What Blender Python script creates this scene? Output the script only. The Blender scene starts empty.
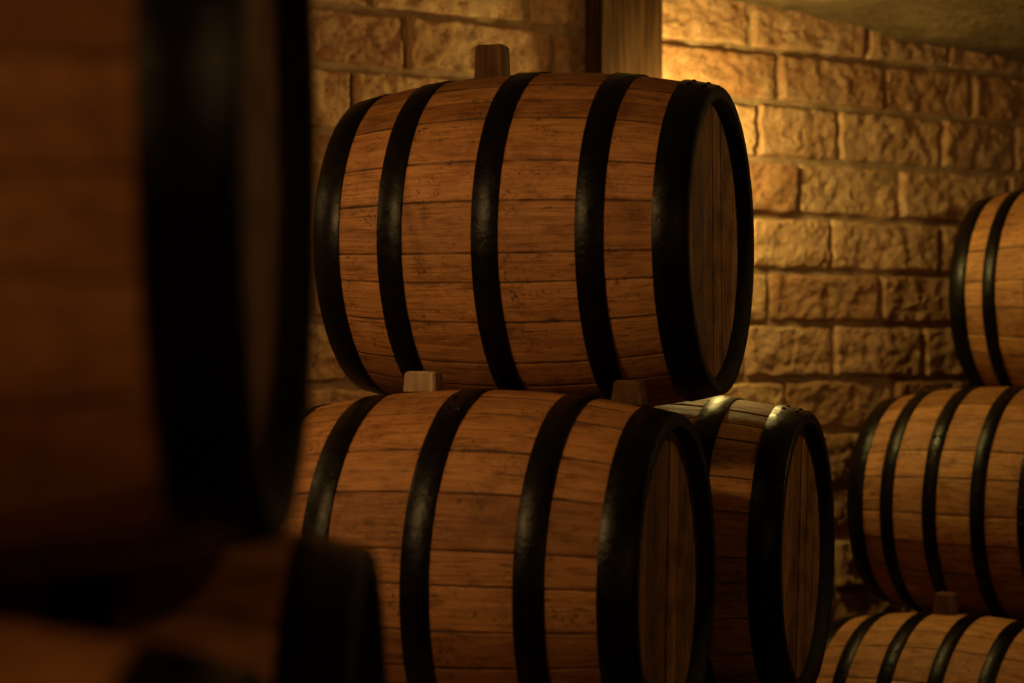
import bpy, math, random
from mathutils import Vector, noise, Matrix
random.seed(7)
scene = bpy.context.scene
scene.view_settings.view_transform = 'Standard'
scene.view_settings.exposure = 0
CAMZ = 1.38

# ------------------------------------------------------------------ materials
class NT:
    def __init__(s, name):
        s.m = bpy.data.materials.new(name); s.m.use_nodes = True
        s.t = s.m.node_tree; s.b = s.t.nodes['Principled BSDF']
    def n(s, typ, **kw):
        nd = s.t.nodes.new(typ)
        for k, v in kw.items(): setattr(nd, k, v)
        return nd
    def l(s, a, b): s.t.links.new(a, b)
    def val(s, sock, v):
        if isinstance(v, bpy.types.NodeSocket): s.l(v, sock)
        else: sock.default_value = v
    def math(s, op, a, b=0.0):
        nd = s.n('ShaderNodeMath', operation=op); s.val(nd.inputs[0], a); s.val(nd.inputs[1], b); return nd.outputs[0]
    def comb(s, x, y, z):
        nd = s.n('ShaderNodeCombineXYZ'); s.val(nd.inputs[0], x); s.val(nd.inputs[1], y); s.val(nd.inputs[2], z); return nd.outputs[0]
    def noise(s, vec, scale=1, detail=4, rough=.55, dist=0.0):
        nd = s.n('ShaderNodeTexNoise'); s.l(vec, nd.inputs['Vector'])
        nd.inputs['Scale'].default_value = scale; nd.inputs['Detail'].default_value = detail
        nd.inputs['Roughness'].default_value = rough; nd.inputs['Distortion'].default_value = dist
        return nd.outputs['Fac']
    def ramp(s, fac, stops):
        nd = s.n('ShaderNodeValToRGB'); s.l(fac, nd.inputs[0]); e = nd.color_ramp.elements
        while len(e) < len(stops): e.new(.5)
        for i, (p, c) in enumerate(stops):
            e[i].position = p; e[i].color = (c[0], c[1], c[2], 1) if not isinstance(c, (int, float)) else (c, c, c, 1)
        return nd.outputs[0]
    def mix(s, fac, a, b, mode='MIX'):
        nd = s.n('ShaderNodeMix', data_type='RGBA', blend_type=mode)
        s.val(nd.inputs[0], fac)
        for sock, v in ((nd.inputs[6], a), (nd.inputs[7], b)):
            if isinstance(v, tuple): sock.default_value = (v[0], v[1], v[2], 1)
            else: s.l(v, sock)
        return nd.outputs[2]
    def bump(s, h, dist, strength=1.0):
        nd = s.n('ShaderNodeBump'); nd.inputs['Distance'].default_value = dist; nd.inputs['Strength'].default_value = strength
        s.l(h, nd.inputs['Height']); s.l(nd.outputs[0], s.b.inputs['Normal'])

def mat_stave():
    T = NT('oak_stave')
    uv = T.n('ShaderNodeUVMap'); uv.uv_map = 'UVMap'
    sp = T.n('ShaderNodeSeparateXYZ'); T.l(uv.outputs[0], sp.inputs[0]); u, v = sp.outputs[0], sp.outputs[1]
    oi = T.n('ShaderNodeObjectInfo'); rnd = T.math('MULTIPLY', oi.outputs['Random'], 37.0)
    sid = T.n('ShaderNodeAttribute'); sid.attribute_name = 'sid'
    ef = T.n('ShaderNodeAttribute'); ef.attribute_name = 'ef'
    s1 = T.math('ADD', T.math('MULTIPLY', sid.outputs['Fac'], 91.0), rnd)
    g = T.noise(T.comb(T.math('MULTIPLY', u, 8.0), T.math('MULTIPLY', v, 190.0), s1), 1, 7, .66, .8)
    col = T.ramp(g, [(.28, (.25, .105, .034)), (.5, (.48, .222, .077)), (.72, (.62, .315, .118))])
    tv = T.noise(T.comb(s1, 3.3, 1.7), 2.3, 0)
    col = T.mix(1.0, col, T.ramp(tv, [(.3, (.64, .58, .53)), (.5, (.92, .90, .87)), (.68, (1.14, 1.14, 1.12))]), 'MULTIPLY')
    st = T.noise(T.comb(T.math('MULTIPLY', u, 14.0), T.math('MULTIPLY', v, 52.0), s1), 1, 7, .72, .5)
    col = T.mix(1.0, col, T.ramp(st, [(.32, (.42, .36, .32)), (.45, (.84, .82, .8)), (.54, (1., 1., 1.))]), 'MULTIPLY')
    bs = T.noise(T.comb(T.math('MULTIPLY', u, 9.0), T.math('MULTIPLY', v, 5.0), T.math('ADD', rnd, 2.0)), 1, 5, .6, .8)
    col = T.mix(1.0, col, T.ramp(bs, [(.32, (.70, .65, .60)), (.46, (1., 1., 1.))]), 'MULTIPLY')
    # fine dark scuffs / ticks / nail marks, clustered
    mk = T.noise(T.comb(T.math('MULTIPLY', u, 190.0), T.math('MULTIPLY', v, 120.0), rnd), 1, 3, .65, .7)
    ms = T.noise(T.comb(T.math('MULTIPLY', u, 17.0), T.math('MULTIPLY', v, 15.0), T.math('ADD', rnd, 5.0)), 1, 2)
    mm = T.math('ADD', mk, T.math('MULTIPLY', T.math('SUBTRACT', ms, .5), .5))
    col = T.mix(T.ramp(mm, [(.63, 0.0), (.72, .8)]), col, (.045, .02, .010))
    ls = T.noise(T.comb(T.math('MULTIPLY', u, 30.0), T.math('MULTIPLY', v, 190.0), T.math('ADD', s1, 9.)), 1, 3)
    col = T.mix(T.ramp(ls, [(.62, 0.0), (.70, .75)]), col, (.06, .026, .012))
    jn = T.noise(T.comb(T.math('MULTIPLY', u, 16.0), T.math('MULTIPLY', v, 8.0), rnd), 1, 3)
    je = T.math('ADD', ef.outputs['Fac'], T.math('MULTIPLY', T.math('SUBTRACT', jn, .5), .16))
    col = T.mix(T.ramp(je, [(.92, 0.0), (1.0, .88)]), col, (.025, .012, .006))
    T.l(col, T.b.inputs['Base Color'])
    T.l(T.ramp(g, [(.3, .64), (.7, .5)]), T.b.inputs['Roughness'])
    T.b.inputs['Specular IOR Level'].default_value = .3
    T.bump(T.math('ADD', g, T.math('MULTIPLY', st, .6)), .0025, .8)
    return T.m

def mat_head():
    T = NT('oak_head')
    tc = T.n('ShaderNodeTexCoord'); sp = T.n('ShaderNodeSeparateXYZ'); T.l(tc.outputs['Object'], sp.inputs[0])
    oi = T.n('ShaderNodeObjectInfo'); rnd = T.math('MULTIPLY', oi.outputs['Random'], 19.0)
    sid = T.n('ShaderNodeAttribute'); sid.attribute_name = 'sid'
    s1 = T.math('ADD', T.math('MULTIPLY', sid.outputs['Fac'], 91.0), rnd)
    g = T.noise(T.comb(T.math('MULTIPLY', sp.outputs[1], 110.0), T.math('MULTIPLY', sp.outputs[2], 6.0), s1), 1, 7, .65, .7)
    col = T.ramp(g, [(.3, (.12, .050, .018)), (.5, (.33, .152, .055)), (.7, (.50, .25, .095))])
    tv = T.noise(T.comb(s1, 3.3, 1.7), 2.3, 0)
    col = T.mix(1.0, col, T.ramp(tv, [(.3, .5), (.68, 1.12)]), 'MULTIPLY')
    st = T.noise(tc.outputs['Object'], 13, 6, .68)
    col = T.mix(1.0, col, T.ramp(st, [(.36, .4), (.56, 1.0)]), 'MULTIPLY')
    T.l(col, T.b.inputs['Base Color']); T.b.inputs['Roughness'].default_value = .65
    T.b.inputs['Specular IOR Level'].default_value = .25
    T.bump(g, .003, .9)
    return T.m

def mat_hoop():
    T = NT('black_iron_hoop')
    tc = T.n('ShaderNodeTexCoord')
    a = T.noise(tc.outputs['Object'], 45, 6, .65); b = T.noise(tc.outputs['Object'], 9, 3)
    T.l(T.ramp(b, [(.35, (.002, .0016, .0013)), (.7, (.005, .0036, .0028))]), T.b.inputs['Base Color'])
    T.l(T.ramp(a, [(.3, .22), (.7, .44)]), T.b.inputs['Roughness'])
    T.b.inputs['Specular IOR Level'].default_value = .18
    T.bump(a, .0024, .7)
    return T.m
def mat_chime():
    T = NT('black_painted_chime')
    tc = T.n('ShaderNodeTexCoord'); a = T.noise(tc.outputs['Object'], 30, 5, .65)
    T.l(T.ramp(a, [(.4, (.006, .004, .003)), (.62, (.014, .008, .005)), (.72, (.06, .03, .014))]), T.b.inputs['Base Color'])
    T.b.inputs['Roughness'].default_value = .65; T.b.inputs['Specular IOR Level'].default_value = .2
    T.bump(a, .003, .7)
    return T.m

def mat_timber(name, dark=1.0, axis=2, pale=0.):
    T = NT(name)
    tc = T.n('ShaderNodeTexCoord'); mp = T.n('ShaderNodeMapping'); T.l(tc.outputs['Object'], mp.inputs[0])
    sc = [60, 60, 60]; sc[axis] = 4; mp.inputs['Scale'].default_value = sc
    g = T.noise(mp.outputs[0], 1, 6, .6, .7)
    k = dark
    T.l(T.ramp(g, [(.3, (.10*k, (.042+pale*.03)*k, (.014+pale*.03)*k)), (.55, (.26*k, (.118+pale*.07)*k, (.042+pale*.08)*k)), (.75, (.42*k, (.205+pale*.11)*k, (.08+pale*.14)*k))]), T.b.inputs['Base Color'])
    T.b.inputs['Roughness'].default_value = .85
    T.b.inputs['Specular IOR Level'].default_value = .1
    T.bump(g, .004, .7)
    return T.m

def mat_brick():
    T = NT('rough_clay_brick')
    tc = T.n('ShaderNodeTexCoord'); co = tc.outputs['Object']
    sid = T.n('ShaderNodeAttribute'); sid.attribute_name = 'sid'
    a = T.noise(co, 22, 8, .62); b = T.noise(co, 5, 3); c = T.noise(co, 80, 6, .75)
    col = T.ramp(a, [(.3, (.44, .235, .122)), (.5, (.62, .37, .198)), (.7, (.73, .485, .28))])
    tv = T.noise(T.comb(T.math('MULTIPLY', sid.outputs['Fac'], 77.), 1.1, 2.2), 2.1, 0)
    col = T.mix(1.0, col, T.ramp(tv, [(.3, (.74, .63, .55)), (.5, (.95, .91, .88)), (.7, (1.12, 1.13, 1.05))]), 'MULTIPLY')
    col = T.mix(T.ramp(b, [(.5, 0.), (.75, .5)]), col, (.62, .45, .27))
    pit = T.ramp(c, [(.36, .5), (.46, 1.0)])
    col = T.mix(1.0, col, pit, 'MULTIPLY')
    T.l(col, T.b.inputs['Base Color']); T.b.inputs['Roughness'].default_value = .92
    T.b.inputs['Specular IOR Level'].default_value = .15
    T.bump(T.math('ADD', a, T.math('MULTIPLY', c, .7)), .012, .9)
    return T.m

def mat_rough(name, c1, c2, sc=12, bd=.01, rough=.92):
    T = NT(name); tc = T.n('ShaderNodeTexCoord'); co = tc.outputs['Object']
    a = T.noise(co, sc, 8, .65); b = T.noise(co, sc*.2, 3)
    T.l(T.ramp(T.math('ADD', T.math('MULTIPLY', a, .6), T.math('MULTIPLY', b, .4)), [(.35, c1), (.65, c2)]), T.b.inputs['Base Color'])
    T.b.inputs['Roughness'].default_value = rough
    T.b.inputs['Specular IOR Level'].default_value = .2
    T.bump(a, bd, .8)
    return T.m

M_ST, M_HD, M_HP, M_CH = mat_stave(), mat_head(), mat_hoop(), mat_chime()
M_BLOCK = mat_timber('pale_timber', 1.8, 2, 1.0)
M_BLOCKD = mat_timber('brown_timber', .5, 2, .2)
M_POST = mat_timber('dark_timber', .20, 2)
M_RAIL = mat_timber('rail_timber', .7, 1)
M_BRICK = mat_brick()
M_MORTAR = mat_rough('mortar', (.26, .165, .09), (.44, .30, .17), 30, .012)
M_PLASTER = mat_rough('plaster', (.11, .072, .034), (.24, .17, .085), 14, .035)
M_FLOOR = mat_rough('concrete_floor', (.09, .07, .05), (.17, .13, .09), 7, .006, .7)

# ------------------------------------------------------------------ mesh builder
class MB:
    def __init__(s): s.v = []; s.f = []; s.mi = []; s.sid = []; s.ef = []; s.uv = []; s.sm = []
    def vert(s, p, sid=0., ef=0., uv=(0., 0.)):
        s.v.append(tuple(p)); s.sid.append(sid); s.ef.append(ef); s.uv.append(uv); return len(s.v)-1
    def face(s, ids, mi=0, sm=True): s.f.append(tuple(ids)); s.mi.append(mi); s.sm.append(sm)
    def build(s, name, mats):
        me = bpy.data.meshes.new(name); me.from_pydata(s.v, [], s.f)
        for m in mats: me.materials.append(m)
        me.polygons.foreach_set('material_index', s.mi); me.polygons.foreach_set('use_smooth', s.sm)
        a = me.attributes.new('sid', 'FLOAT', 'POINT'); a.data.foreach_set('value', s.sid)
        a = me.attributes.new('ef', 'FLOAT', 'POINT'); a.data.foreach_set('value', s.ef)
        uvl = me.uv_layers.new(name='UVMap')
        for lp in me.loops: uvl.data[lp.index].uv = s.uv[lp.vertex_index]
        me.validate(); me.update(); return me

L = .71; RH = .284; RB = .326
def prof(x):
    t = 2*x/L
    return RH + (RB-RH)*(1-abs(t)**2.1)

def barrel_mesh(name, hoops, seed):
    """axis along local X, +X = end whose head faces the aisle. hoops = [(fraction from +X end, width)]"""
    rg = random.Random(seed); B = MB()
    N = 26; wd = [rg.uniform(.65, 1.35) for _ in range(N)]; tot = sum(wd)
    NA = 40; th = .018; rec = .030
    ang = 0.
    K = [0., .025, .07, .3, .5, .7, .93, .975, 1.]
    for i in range(N):
        a0 = ang; a1 = ang + wd[i]/tot*2*math.pi; ang = a1
        sid = rg.random(); off = rg.uniform(-.0008, .0008)
        grid = []
        for ia in range(NA+1):
            x = -L/2 + L*ia/NA; r = prof(x) + off; row = []
            for k in K:
                a = a0 + (a1-a0)*k
                dr = -.0018 if k in (0., 1.) else (-.0003 if k in (.025, .975) else 0)
                e = abs(k-.5)*2
                if ia in (0, NA): dr -= .001
                rr = r + dr
                row.append(B.vert((x, rr*math.cos(a), rr*math.sin(a)), sid, e, (x, a*RB)))
            grid.append(row)
        for ia in range(NA):
            for j in range(len(K)-1):
                B.face((grid[ia][j], grid[ia][j+1], grid[ia+1][j+1], grid[ia+1][j]), 3 if ia in (0, NA-1) else 0)
        for sgn, row in ((-1, grid[0]), (1, grid[NA])):
            xe = sgn*L/2
            ins = []; dep = []
            for j, k in enumerate(K):
                a = a0 + (a1-a0)*k; ri = RH - th; e = abs(k-.5)*2
                ins.append(B.vert((xe - sgn*.001, ri*math.cos(a), ri*math.sin(a)), sid, e, (xe, a*RB)))
                dep.append(B.vert((xe - sgn*(rec+.01), (ri-.004)*math.cos(a), (ri-.004)*math.sin(a)), sid, e, (xe-sgn*.04, a*RB)))
            for j in range(len(K)-1):
                q1 = (row[j], ins[j], ins[j+1], row[j+1]); q2 = (ins[j], dep[j], dep[j+1], ins[j+1])
                if sgn < 0: q1, q2 = q1[::-1], q2[::-1]
                B.face(q1[::-1], 3, False); B.face(q2[::-1], 3)
    # heads: vertical boards
    R = RH - th + .001
    for sgn in (-1, 1):
        edges = [-R]; n = 7
        w = [rg.uniform(.8, 1.2) for _ in range(n)]; ww = sum(w); y = -R
        for q in w: y += q/ww*2*R; edges.append(y)
        for i in range(n):
            y0, y1 = edges[i]+.0016, edges[i+1]-.0016; sid = rg.random(); x = sgn*(L/2-rec+rg.uniform(-.0015, .0015))
            m = 8; up = []; dn = []
            for j in range(m+1):
                yy = y0+(y1-y0)*j/m; h = math.sqrt(max(R*R-yy*yy, 1e-6))
                up.append((yy, h)); dn.append((yy, -h))
            loop = up + dn[::-1]
            ids = [B.vert((x, p[0], p[1]), sid, 0) for p in loop]
            idb = [B.vert((x-sgn*.018, p[0], p[1]), sid, 0) for p in loop]
            B.face(ids if sgn < 0 else ids[::-1], 1, False)
            for j in range(len(ids)):
                k = (j+1) % len(ids); B.face((ids[j], ids[k], idb[k], idb[j]), 1, False)
    # hoops
    for hi, (fr, w) in enumerate(hoops):
        xc = L/2 - fr*L; x0, x1 = max(xc-w/2, -L/2+.001), min(xc+w/2, L/2-.001)
        seam = rg.uniform(0, 6.28); S = 96; t = .0030
        sec = [(x0, -.001), (x0, t-.0005), (x0+.0006, t), ((x0+x1)/2, t), (x1-.0006, t), (x1, t-.0005), (x1, -.001)]
        rings = []
        for k in range(S):
            a = 2*math.pi*k/S; d = (a-seam) % (2*math.pi); extra = .002 if d < .35 else 0
            wob = .0006*noise.noise(Vector((a*3, fr*9, seed)))
            rings.append([B.vert((x, (prof(x)+dd+(extra+wob if dd > 0 else 0))*math.cos(a), (prof(x)+dd+(extra+wob if dd > 0 else 0))*math.sin(a))) for x, dd in sec])
        for k in range(S):
            A, C = rings[k], rings[(k+1) % S]
            for j in range(len(sec)-1): B.face((A[j], C[j], C[j+1], A[j+1]), 2, j in (2, 3))
        for rv in range(4):   # rivets
            a = seam + .1 + .13*(rv % 2); x = xc + (w*.22)*(1 if rv < 2 else -1)
            rr = prof(x)+t+.002; c = Vector((x, rr*math.cos(a), rr*math.sin(a)))
            nrm = Vector((0, math.cos(a), math.sin(a))); tx = Vector((1, 0, 0)); ty = nrm.cross(tx)
            top = B.vert(c+nrm*.003); r1 = []; r2 = []
            for q in range(8):
                b = q*math.pi/4; dv = tx*math.cos(b)+ty*math.sin(b)
                r1.append(B.vert(c+nrm*.002+dv*.004)); r2.append(B.vert(c-nrm*.001+dv*.0065))
            for q in range(8):
                p = (q+1) % 8; B.face((top, r1[q], r1[p]), 2); B.face((r1[q], r2[q], r2[p], r1[p]), 2)
    return B.build(name, [M_ST, M_HD, M_HP, M_CH])

H5 = [(.045, .060), (.240, .050), (.508, .050), (.77, .050), (.958, .055)]
H5b = [(.045, .060), (.31, .054), (.545, .054), (.79, .052), (.958, .055)]
H6 = [(.043, .056), (.27, .041), (.45, .040), (.64, .040), (.82, .040), (.96, .050)]
ME_A = barrel_mesh('barrel_five_hoops', H5, 1)
ME_A2 = barrel_mesh('barrel_five_hoops_var', H5, 5)
ME_B = barrel_mesh('barrel_five_hoops_wide', H5b, 2)
ME_C = barrel_mesh('barrel_six_hoops', H6, 3)

def place(me, near=None, far=None, h=0, a=69, roll=0, name='wooden_barrel'):
    """near/far: ground-plan (X, Y) of that end's centre; h: axis height rel. to eye; a: bearing of axis"""
    ar = math.radians(a); nd = Vector((math.sin(ar), -math.cos(ar)))
    c = Vector(near) - nd*L/2 if near is not None else Vector(far) + nd*L/2
    ob = bpy.data.objects.new(name, me); scene.collection.objects.link(ob)
    ob.rotation_euler = (math.radians(roll), 0, ar - math.pi/2)
    ob.location = (c.x, c.y, CAMZ + h)
    return ob, c, nd
AM = 71.5
UP = place(ME_A, near=(.396, 3.74), h=.188, a=AM, roll=2)
LF = place(ME_A2, near=(.287, 3.43), h=-.412, a=AM, roll=-4)
LR = place(ME_A, near=(.607, 4.08), h=-.432, a=AM-1, roll=-7)
d = Vector((.40, .917)); nAM = UP[2]
P1 = Vector((.284, 3.43)); P2 = Vector((.600, 4.08))
place(ME_A2, near=P1-d*.345, h=-.98, a=AM, roll=7)
place(ME_A, near=(P1+P2)/2, h=-.98, a=AM, roll=4)
place(ME_A2, near=P2+d*.345-nAM*.20, h=-.98, a=AM, roll=-3)
# foreground stack
FU = place(ME_B, near=(-.168, 1.49), h=.142, a=91, roll=5)
place(ME_B, near=(-.25, 2.15), h=.130, a=90, roll=-9)  # unseen barrel added to block key light from the lower barrel
FR = place(ME_B, near=(-.128, 1.80), h=-.474, a=90, roll=-5)
FF = place(ME_B, near=(-.150, 1.13), h=-.474, a=90, roll=8)
place(ME_A, near=(-.34, 2.47), h=-.474, a=90, roll=3)
place(ME_A, near=(-.15, 2.135), h=-1.045, a=90, roll=2)
place(ME_A, near=(-.15, 1.465), h=-1.045, a=90, roll=-6)
place(ME_A2, near=(-.15, .795), h=-1.045, a=90, roll=3)
place(ME_A2, near=(-.38, 2.805), h=-1.045, a=90, roll=-2)
# right stack
aR = 55; arr = math.radians(aR); pr = Vector((math.cos(arr), math.sin(arr))); nr = Vector((math.sin(arr), -math.cos(arr)))
FA = Vector((1.078, 5.70))
RA = place(ME_C, far=FA, h=-.45, a=aR, roll=3)
RBb = place(ME_C, far=FA+pr*.335+nr*.155, h=.132, a=aR, roll=-5)
place(ME_C, far=FA+pr*.67+nr*.36, h=-.45, a=aR, roll=9)
RC = place(ME_C, far=FA-pr*.335, h=-1.04, a=aR, roll=-2)
place(ME_C, far=FA+pr*.335+nr*.15, h=-1.04, a=aR, roll=6)
place(ME_C, far=FA+pr*1.01+nr*.5, h=-1.04, a=aR, roll=1)

# ------------------------------------------------------------------ chock blocks (tapered wooden wedges)
def wedge(info, s, off, size=(.055, .05, .045), taper=.75, name='wooden_chock', yaw=0, mat=None):
    ob0, c, nd = info
    r = prof(L/2-s); o2 = abs(off)+size[1]/2; z = ob0.location.z + math.sqrt(r*r-o2*o2) + .0015
    p = c + nd*(L/2 - s) + Vector((-nd.y, nd.x))*off
    B = MB(); sx, sy, sz = [q/2 for q in size]; b = .004
    lay = [(-sz, 1.0, 0), (-sz+b, 1.0, 0), (sz-b, taper, 0), (sz, taper, b)]
    rings = []
    for zz, k, inn in lay:
        X, Y = sx*k-inn, sy*k-inn; rr = []
        for x, y in ((-X+b, -Y), (X-b, -Y), (X, -Y+b), (X, Y-b), (X-b, Y), (-X+b, Y), (-X, Y-b), (-X, -Y+b)): rr.append(B.vert((x, y, zz+sz)))
        rings.append(rr)
    for i in range(len(rings)-1):
        for j in range(8):
            k = (j+1) % 8; B.face((rings[i][j], rings[i][k], rings[i+1][k], rings[i+1][j]), 0, False)
    B.face(rings[-1], 0, False); B.face(rings[0][::-1], 0, False)
    ob = bpy.data.objects.new(name, B.build(name, [mat or M_BLOCK])); scene.collection.objects.link(ob)
    ob.location = (p.x, p.y, z); ob.rotation_euler = (0, 0, ob0.rotation_euler.z + math.radians(yaw))
    return ob
wedge(LF, .470, 0, (.062, .045, .036), .94, mat=M_BLOCK)
wedge(LF, .093, .015, (.058, .045, .042), .85, yaw=6, mat=M_BLOCKD)
wedge(UP, .475, .05, (.062, .05, .080), .92, mat=M_BLOCKD)
wedge(RC, .40, 0, (.055, .05, .055), .9, mat=M_BLOCKD)
wedge(FR, .42, -.02, (.08, .05, .06), .85, mat=M_BLOCKD)

def box(name, cx, cy, cz, sx, sy, sz, rz, mat, bev=.006):
    import bmesh
    bm = bmesh.new(); bmesh.ops.create_cube(bm, size=1)
    bmesh.ops.scale(bm, vec=(sx, sy, sz), verts=bm.verts)
    bmesh.ops.bevel(bm, geom=bm.edges[:], offset=bev, segments=2, affect='EDGES')
    me = bpy.data.meshes.new(name); bm.to_mesh(me); bm.free(); me.materials.append(mat)
    ob = bpy.data.objects.new(name, me); scene.collection.objects.link(ob)
    ob.location = (cx, cy, cz); ob.rotation_euler = (0, 0, rz); return ob
mid = (P1+P2)/2
for s in (.15, .56):
    c = mid - nAM*s; r = prof(L/2-s)
    top = CAMZ-.98-r-.006
    box('timber_rail', c.x, c.y, top/2, .08, 2.1, top, math.atan2(-d.x, d.y), M_RAIL)

# ------------------------------------------------------------------ brick wall
wd_ = Vector((.839, .545, 0)).normalized(); wn = Vector((wd_.y, -wd_.x, 0)); W0 = Vector((0, 5.3, 0))
def wp(s, z, dep): return W0 + wd_*s + wn*dep + Vector((0, 0, z))
def brick_wall():
    B = MB(); H = .158; SMIN, SMAX = -4.3, 5.6
    anchors = {13: [.908, 1.32], 12: [1.14, 1.56], 11: [.984, 1.382, 1.845], 10: [1.108, 1.549], 9: [.871, 1.30, 1.70], 8: [1.12, 1.48], 7: [.93, 1.36]}
    g = .0065
    wob = {k: random.uniform(-.006, .006) for k in range(0, 18)}
    for k in range(0, 16):
        z0 = .01+H*k + wob[k] + g; z1 = .01+H*(k+1) + wob[k+1] - g
        an = anchors.get(k, [random.uniform(.8, 1.3)])
        js = list(an)
        while js[0] > SMIN: js.insert(0, js[0]-random.uniform(.30, .48))
        while js[-1] < SMAX: js.append(js[-1]+random.uniform(.30, .48))
        for i in range(len(js)-1):
            gg = g*random.uniform(.7, 1.4)
            s0, s1 = js[i]+gg, js[i+1]-gg; sid = random.random()
            vis = -1.2 < s0 < 2.6 and k > 2
            nu, nv = (56, 24) if vis else (8, 4)
            lean = random.uniform(-.007, .007); tilt = random.uniform(-.008, .008); base = random.uniform(.014, .028)
            rows = []
            for a in range(nv+1):
                row = []
                for b in range(nu+1):
                    u, v = b/nu, a/nv
                    s = s0+(s1-s0)*u; z = z0+(z1-z0)*v + tilt*(u-.5)
                    eu = min(u, 1-u)*(s1-s0); ev = min(v, 1-v)*(z1-z0); e = min(eu, ev)
                    fall = min(1, e/.010); fall = math.sqrt(1-(1-fall)**2)
                    q = Vector((s*15, z*18, sid*40))
                    nz = noise.fractal(q, .55, 2.1, 6)*.0085 + .006*noise.noise(Vector((s*4, z*6, sid*9)))
                    dep = -.008 + fall*(base+.008+nz+lean*(u-.5)*2)
                    ws = noise.noise(Vector((s*20, z*20, 3.1+sid)))*.006; wz = noise.noise(Vector((s*16, z*16, 8.7+sid)))*.0065
                    row.append(B.vert(wp(s+ws, z+wz, dep), sid))
                rows.append(row)
            for a in range(nv):
                for b in range(nu): B.face((rows[a][b], rows[a][b+1], rows[a+1][b+1], rows[a+1][b]), 0)
    n, m = 400, 100; rows = []
    for a in range(m+1):
        row = []
        for b in range(n+1):
            s = -4.4 + 10.*b/n; z = -.01+2.6*a/m
            row.append(B.vert(wp(s, z, .006+.008*noise.noise(Vector((s*12, z*12, 1)))), 0))
        rows.append(row)
    for a in range(m):
        for b in range(n): B.face((rows[a][b], rows[a][b+1], rows[a+1][b+1], rows[a+1][b]), 1)
    c = [B.vert(wp(s, z, dp)) for s in (-4.4, 5.6) for z in (-.01, 2.59) for dp in (-.03, -.2)]
    for f in ((0, 1, 3, 2), (4, 6, 7, 5), (1, 5, 7, 3), (0, 2, 6, 4), (2, 3, 7, 6), (0, 4, 5, 1)): B.face([c[i] for i in f], 1, False)
    ob = bpy.data.objects.new('wall_back', B.build('wall_back', [M_BRICK, M_MORTAR])); scene.collection.objects.link(ob)
brick_wall()

pp = wp(.305, 0, .085)
post = box('timber_post', pp.x, pp.y, 1.165, .215, .075, 2.33, math.atan2(wd_.y, wd_.x), M_POST, .008)

def ceiling():
    B = MB(); n = 160; rows = []
    for a in range(n+1):
        row = []
        for b in range(n+1):
            x = -3.8+8.9*b/n; y = -1.8+10.2*a/n
            z = 2.392-.055*max(-1.5, min(x, 3)) - .018*max(0, min(x, 3))**2 + .03*noise.fractal(Vector((x*2.6, y*2.6, 0)), .9, 2, 4)
            row.append(B.vert((x, y, z)))
        rows.append(row)
    for a in range(n):
        for b in range(n): B.face((rows[a][b], rows[a+1][b], rows[a+1][b+1], rows[a][b+1]), 0)
    ob = bpy.data.objects.new('ceiling', B.build('ceiling', [M_PLASTER])); scene.collection.objects.link(ob)
ceiling()
box('floor', .65, 3.3, -.05, 8.9, 10.2, .1, 0, M_FLOOR, .001)
box('wall_left', -3.75, .6, 1.2, .1, 4.8, 2.45, 0, M_PLASTER, .001)
box('wall_right', 4.65, 3.3, 1.1, .1, 10.2, 2.2, 0, M_PLASTER, .001)
box('wall_front', .45, -1.75, 1.2, 8.5, .1, 2.4, 0, M_PLASTER, .001)

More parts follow.
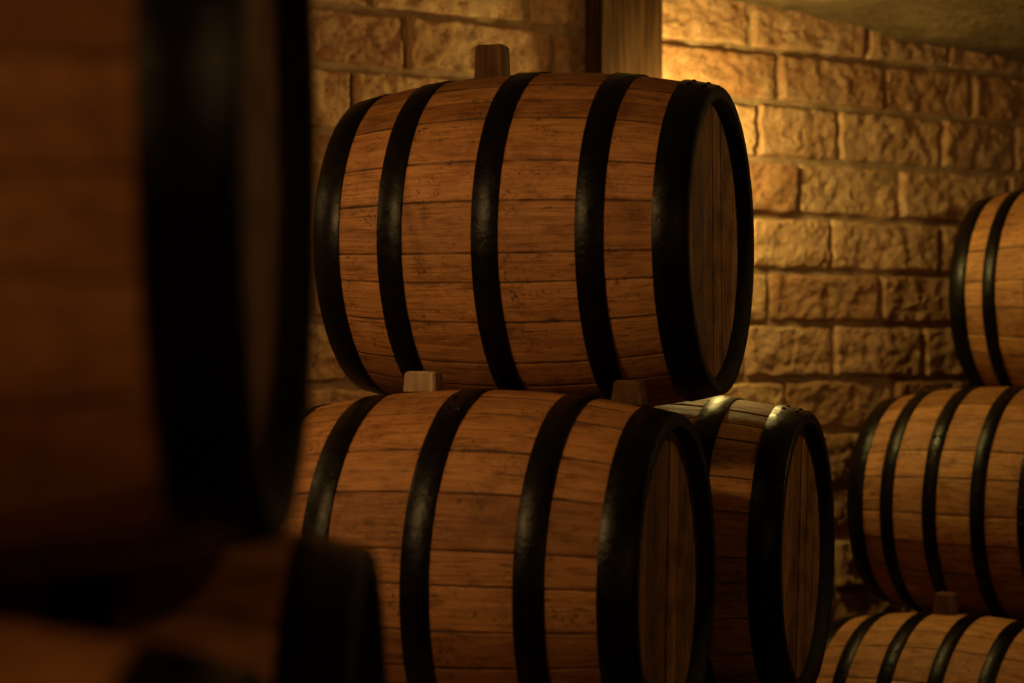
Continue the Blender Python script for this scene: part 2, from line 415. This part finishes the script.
# ------------------------------------------------------------------ lamps
def lathe(B, prof_, mi, segs=32):
    rr = []
    for r, z in prof_: rr.append([B.vert((r*math.cos(2*math.pi*k/segs), r*math.sin(2*math.pi*k/segs), z)) for k in range(segs)])
    for i in range(len(rr)-1):
        for k in range(segs):
            q = (k+1) % segs; B.face((rr[i][k], rr[i][q], rr[i+1][q], rr[i+1][k]), mi)
def lamp(name, loc, power, col, radius, fixture):
    ld = bpy.data.lights.new(name+'_light', 'POINT'); ld.energy = power; ld.color = col; ld.shadow_soft_size = radius
    root = bpy.data.objects.new(name, None); scene.collection.objects.link(root); root.location = loc
    lo = bpy.data.objects.new('light', ld); scene.collection.objects.link(lo); lo.parent = root
    if fixture:  # invented cord and socket, shared by key and fill lights
        B = MB(); zt = fixture
        lathe(B, [(.004, zt), (.004, .16), (.028, .155), (.03, .10), (.02, .095), (.001, .095)], 0)
        lathe(B, [(.045, zt), (.045, zt-.02), (.004, zt-.03)], 0)
        f = bpy.data.objects.new('cord_and_socket', B.build(name+'_fixture', [M_HP])); scene.collection.objects.link(f); f.parent = root
    return root
lamp('key_or_fill_lamp', (-1.15, 2.35, CAMZ+.74), 37, (1.0, .58, .21), .06, .30)
lamp('key_or_fill_lamp', (.85, .0, CAMZ+.62), 9, (1, .52, .18), .07, .30)  # fill light added near the camera for foreground fronts and barrel heads
lamp('key_or_fill_lamp', (-1.1, -.5, CAMZ+.60), 14, (1, .52, .17), .07, .33)  # added fill behind the camera, brightens the foreground barrels
lamp('key_or_fill_lamp', (1.75, 4.0, CAMZ+.55), 10, (1, .62, .21), .07, .25)  # added fill out of frame on the right, lifts wall and heads
lamp('key_or_fill_lamp', (-1.55, 3.75, CAMZ+.66), 5, (1, .62, .23), .07, .33)  # added fill out of frame at left rear, warms the left wall
wl = Vector((.53, 5.35, CAMZ+.56))
lamp('wall_lamp', wl, 17, (1.0, .74, .22), .05, None)
B = MB(); lathe(B, [(.001, -.001), (.05, 0), (.05, .02), (.012, .03), (.012, .10), (.03, .11), (.03, .14), (.001, .142)], 0)
sc = bpy.data.objects.new('bracket', B.build('bracket', [M_HP])); scene.collection.objects.link(sc)
w_s = (wl.xy-W0.xy).dot(wd_.xy); wq = wp(w_s, CAMZ+.40, .03)
sc.parent = bpy.data.objects['wall_lamp']; sc.location = wq - wl
sc.rotation_euler = (Vector((0, 0, 1)).rotation_difference(wn)).to_euler()

w = bpy.data.worlds.new('World'); scene.world = w; w.use_nodes = True
w.node_tree.nodes['Background'].inputs[0].default_value = (.02, .012, .006, 1)
w.node_tree.nodes['Background'].inputs[1].default_value = .3

cam = bpy.data.cameras.new('camera'); co = bpy.data.objects.new('camera', cam); scene.collection.objects.link(co)
co.location = (0, 0, CAMZ); co.rotation_euler = (math.radians(90), 0, 0)
cam.sensor_width = 36; cam.lens = 2000/1024*36; cam.clip_start = .02
cam.dof.use_dof = True; cam.dof.focus_distance = 3.95; cam.dof.aperture_fstop = 2.9
scene.camera = co
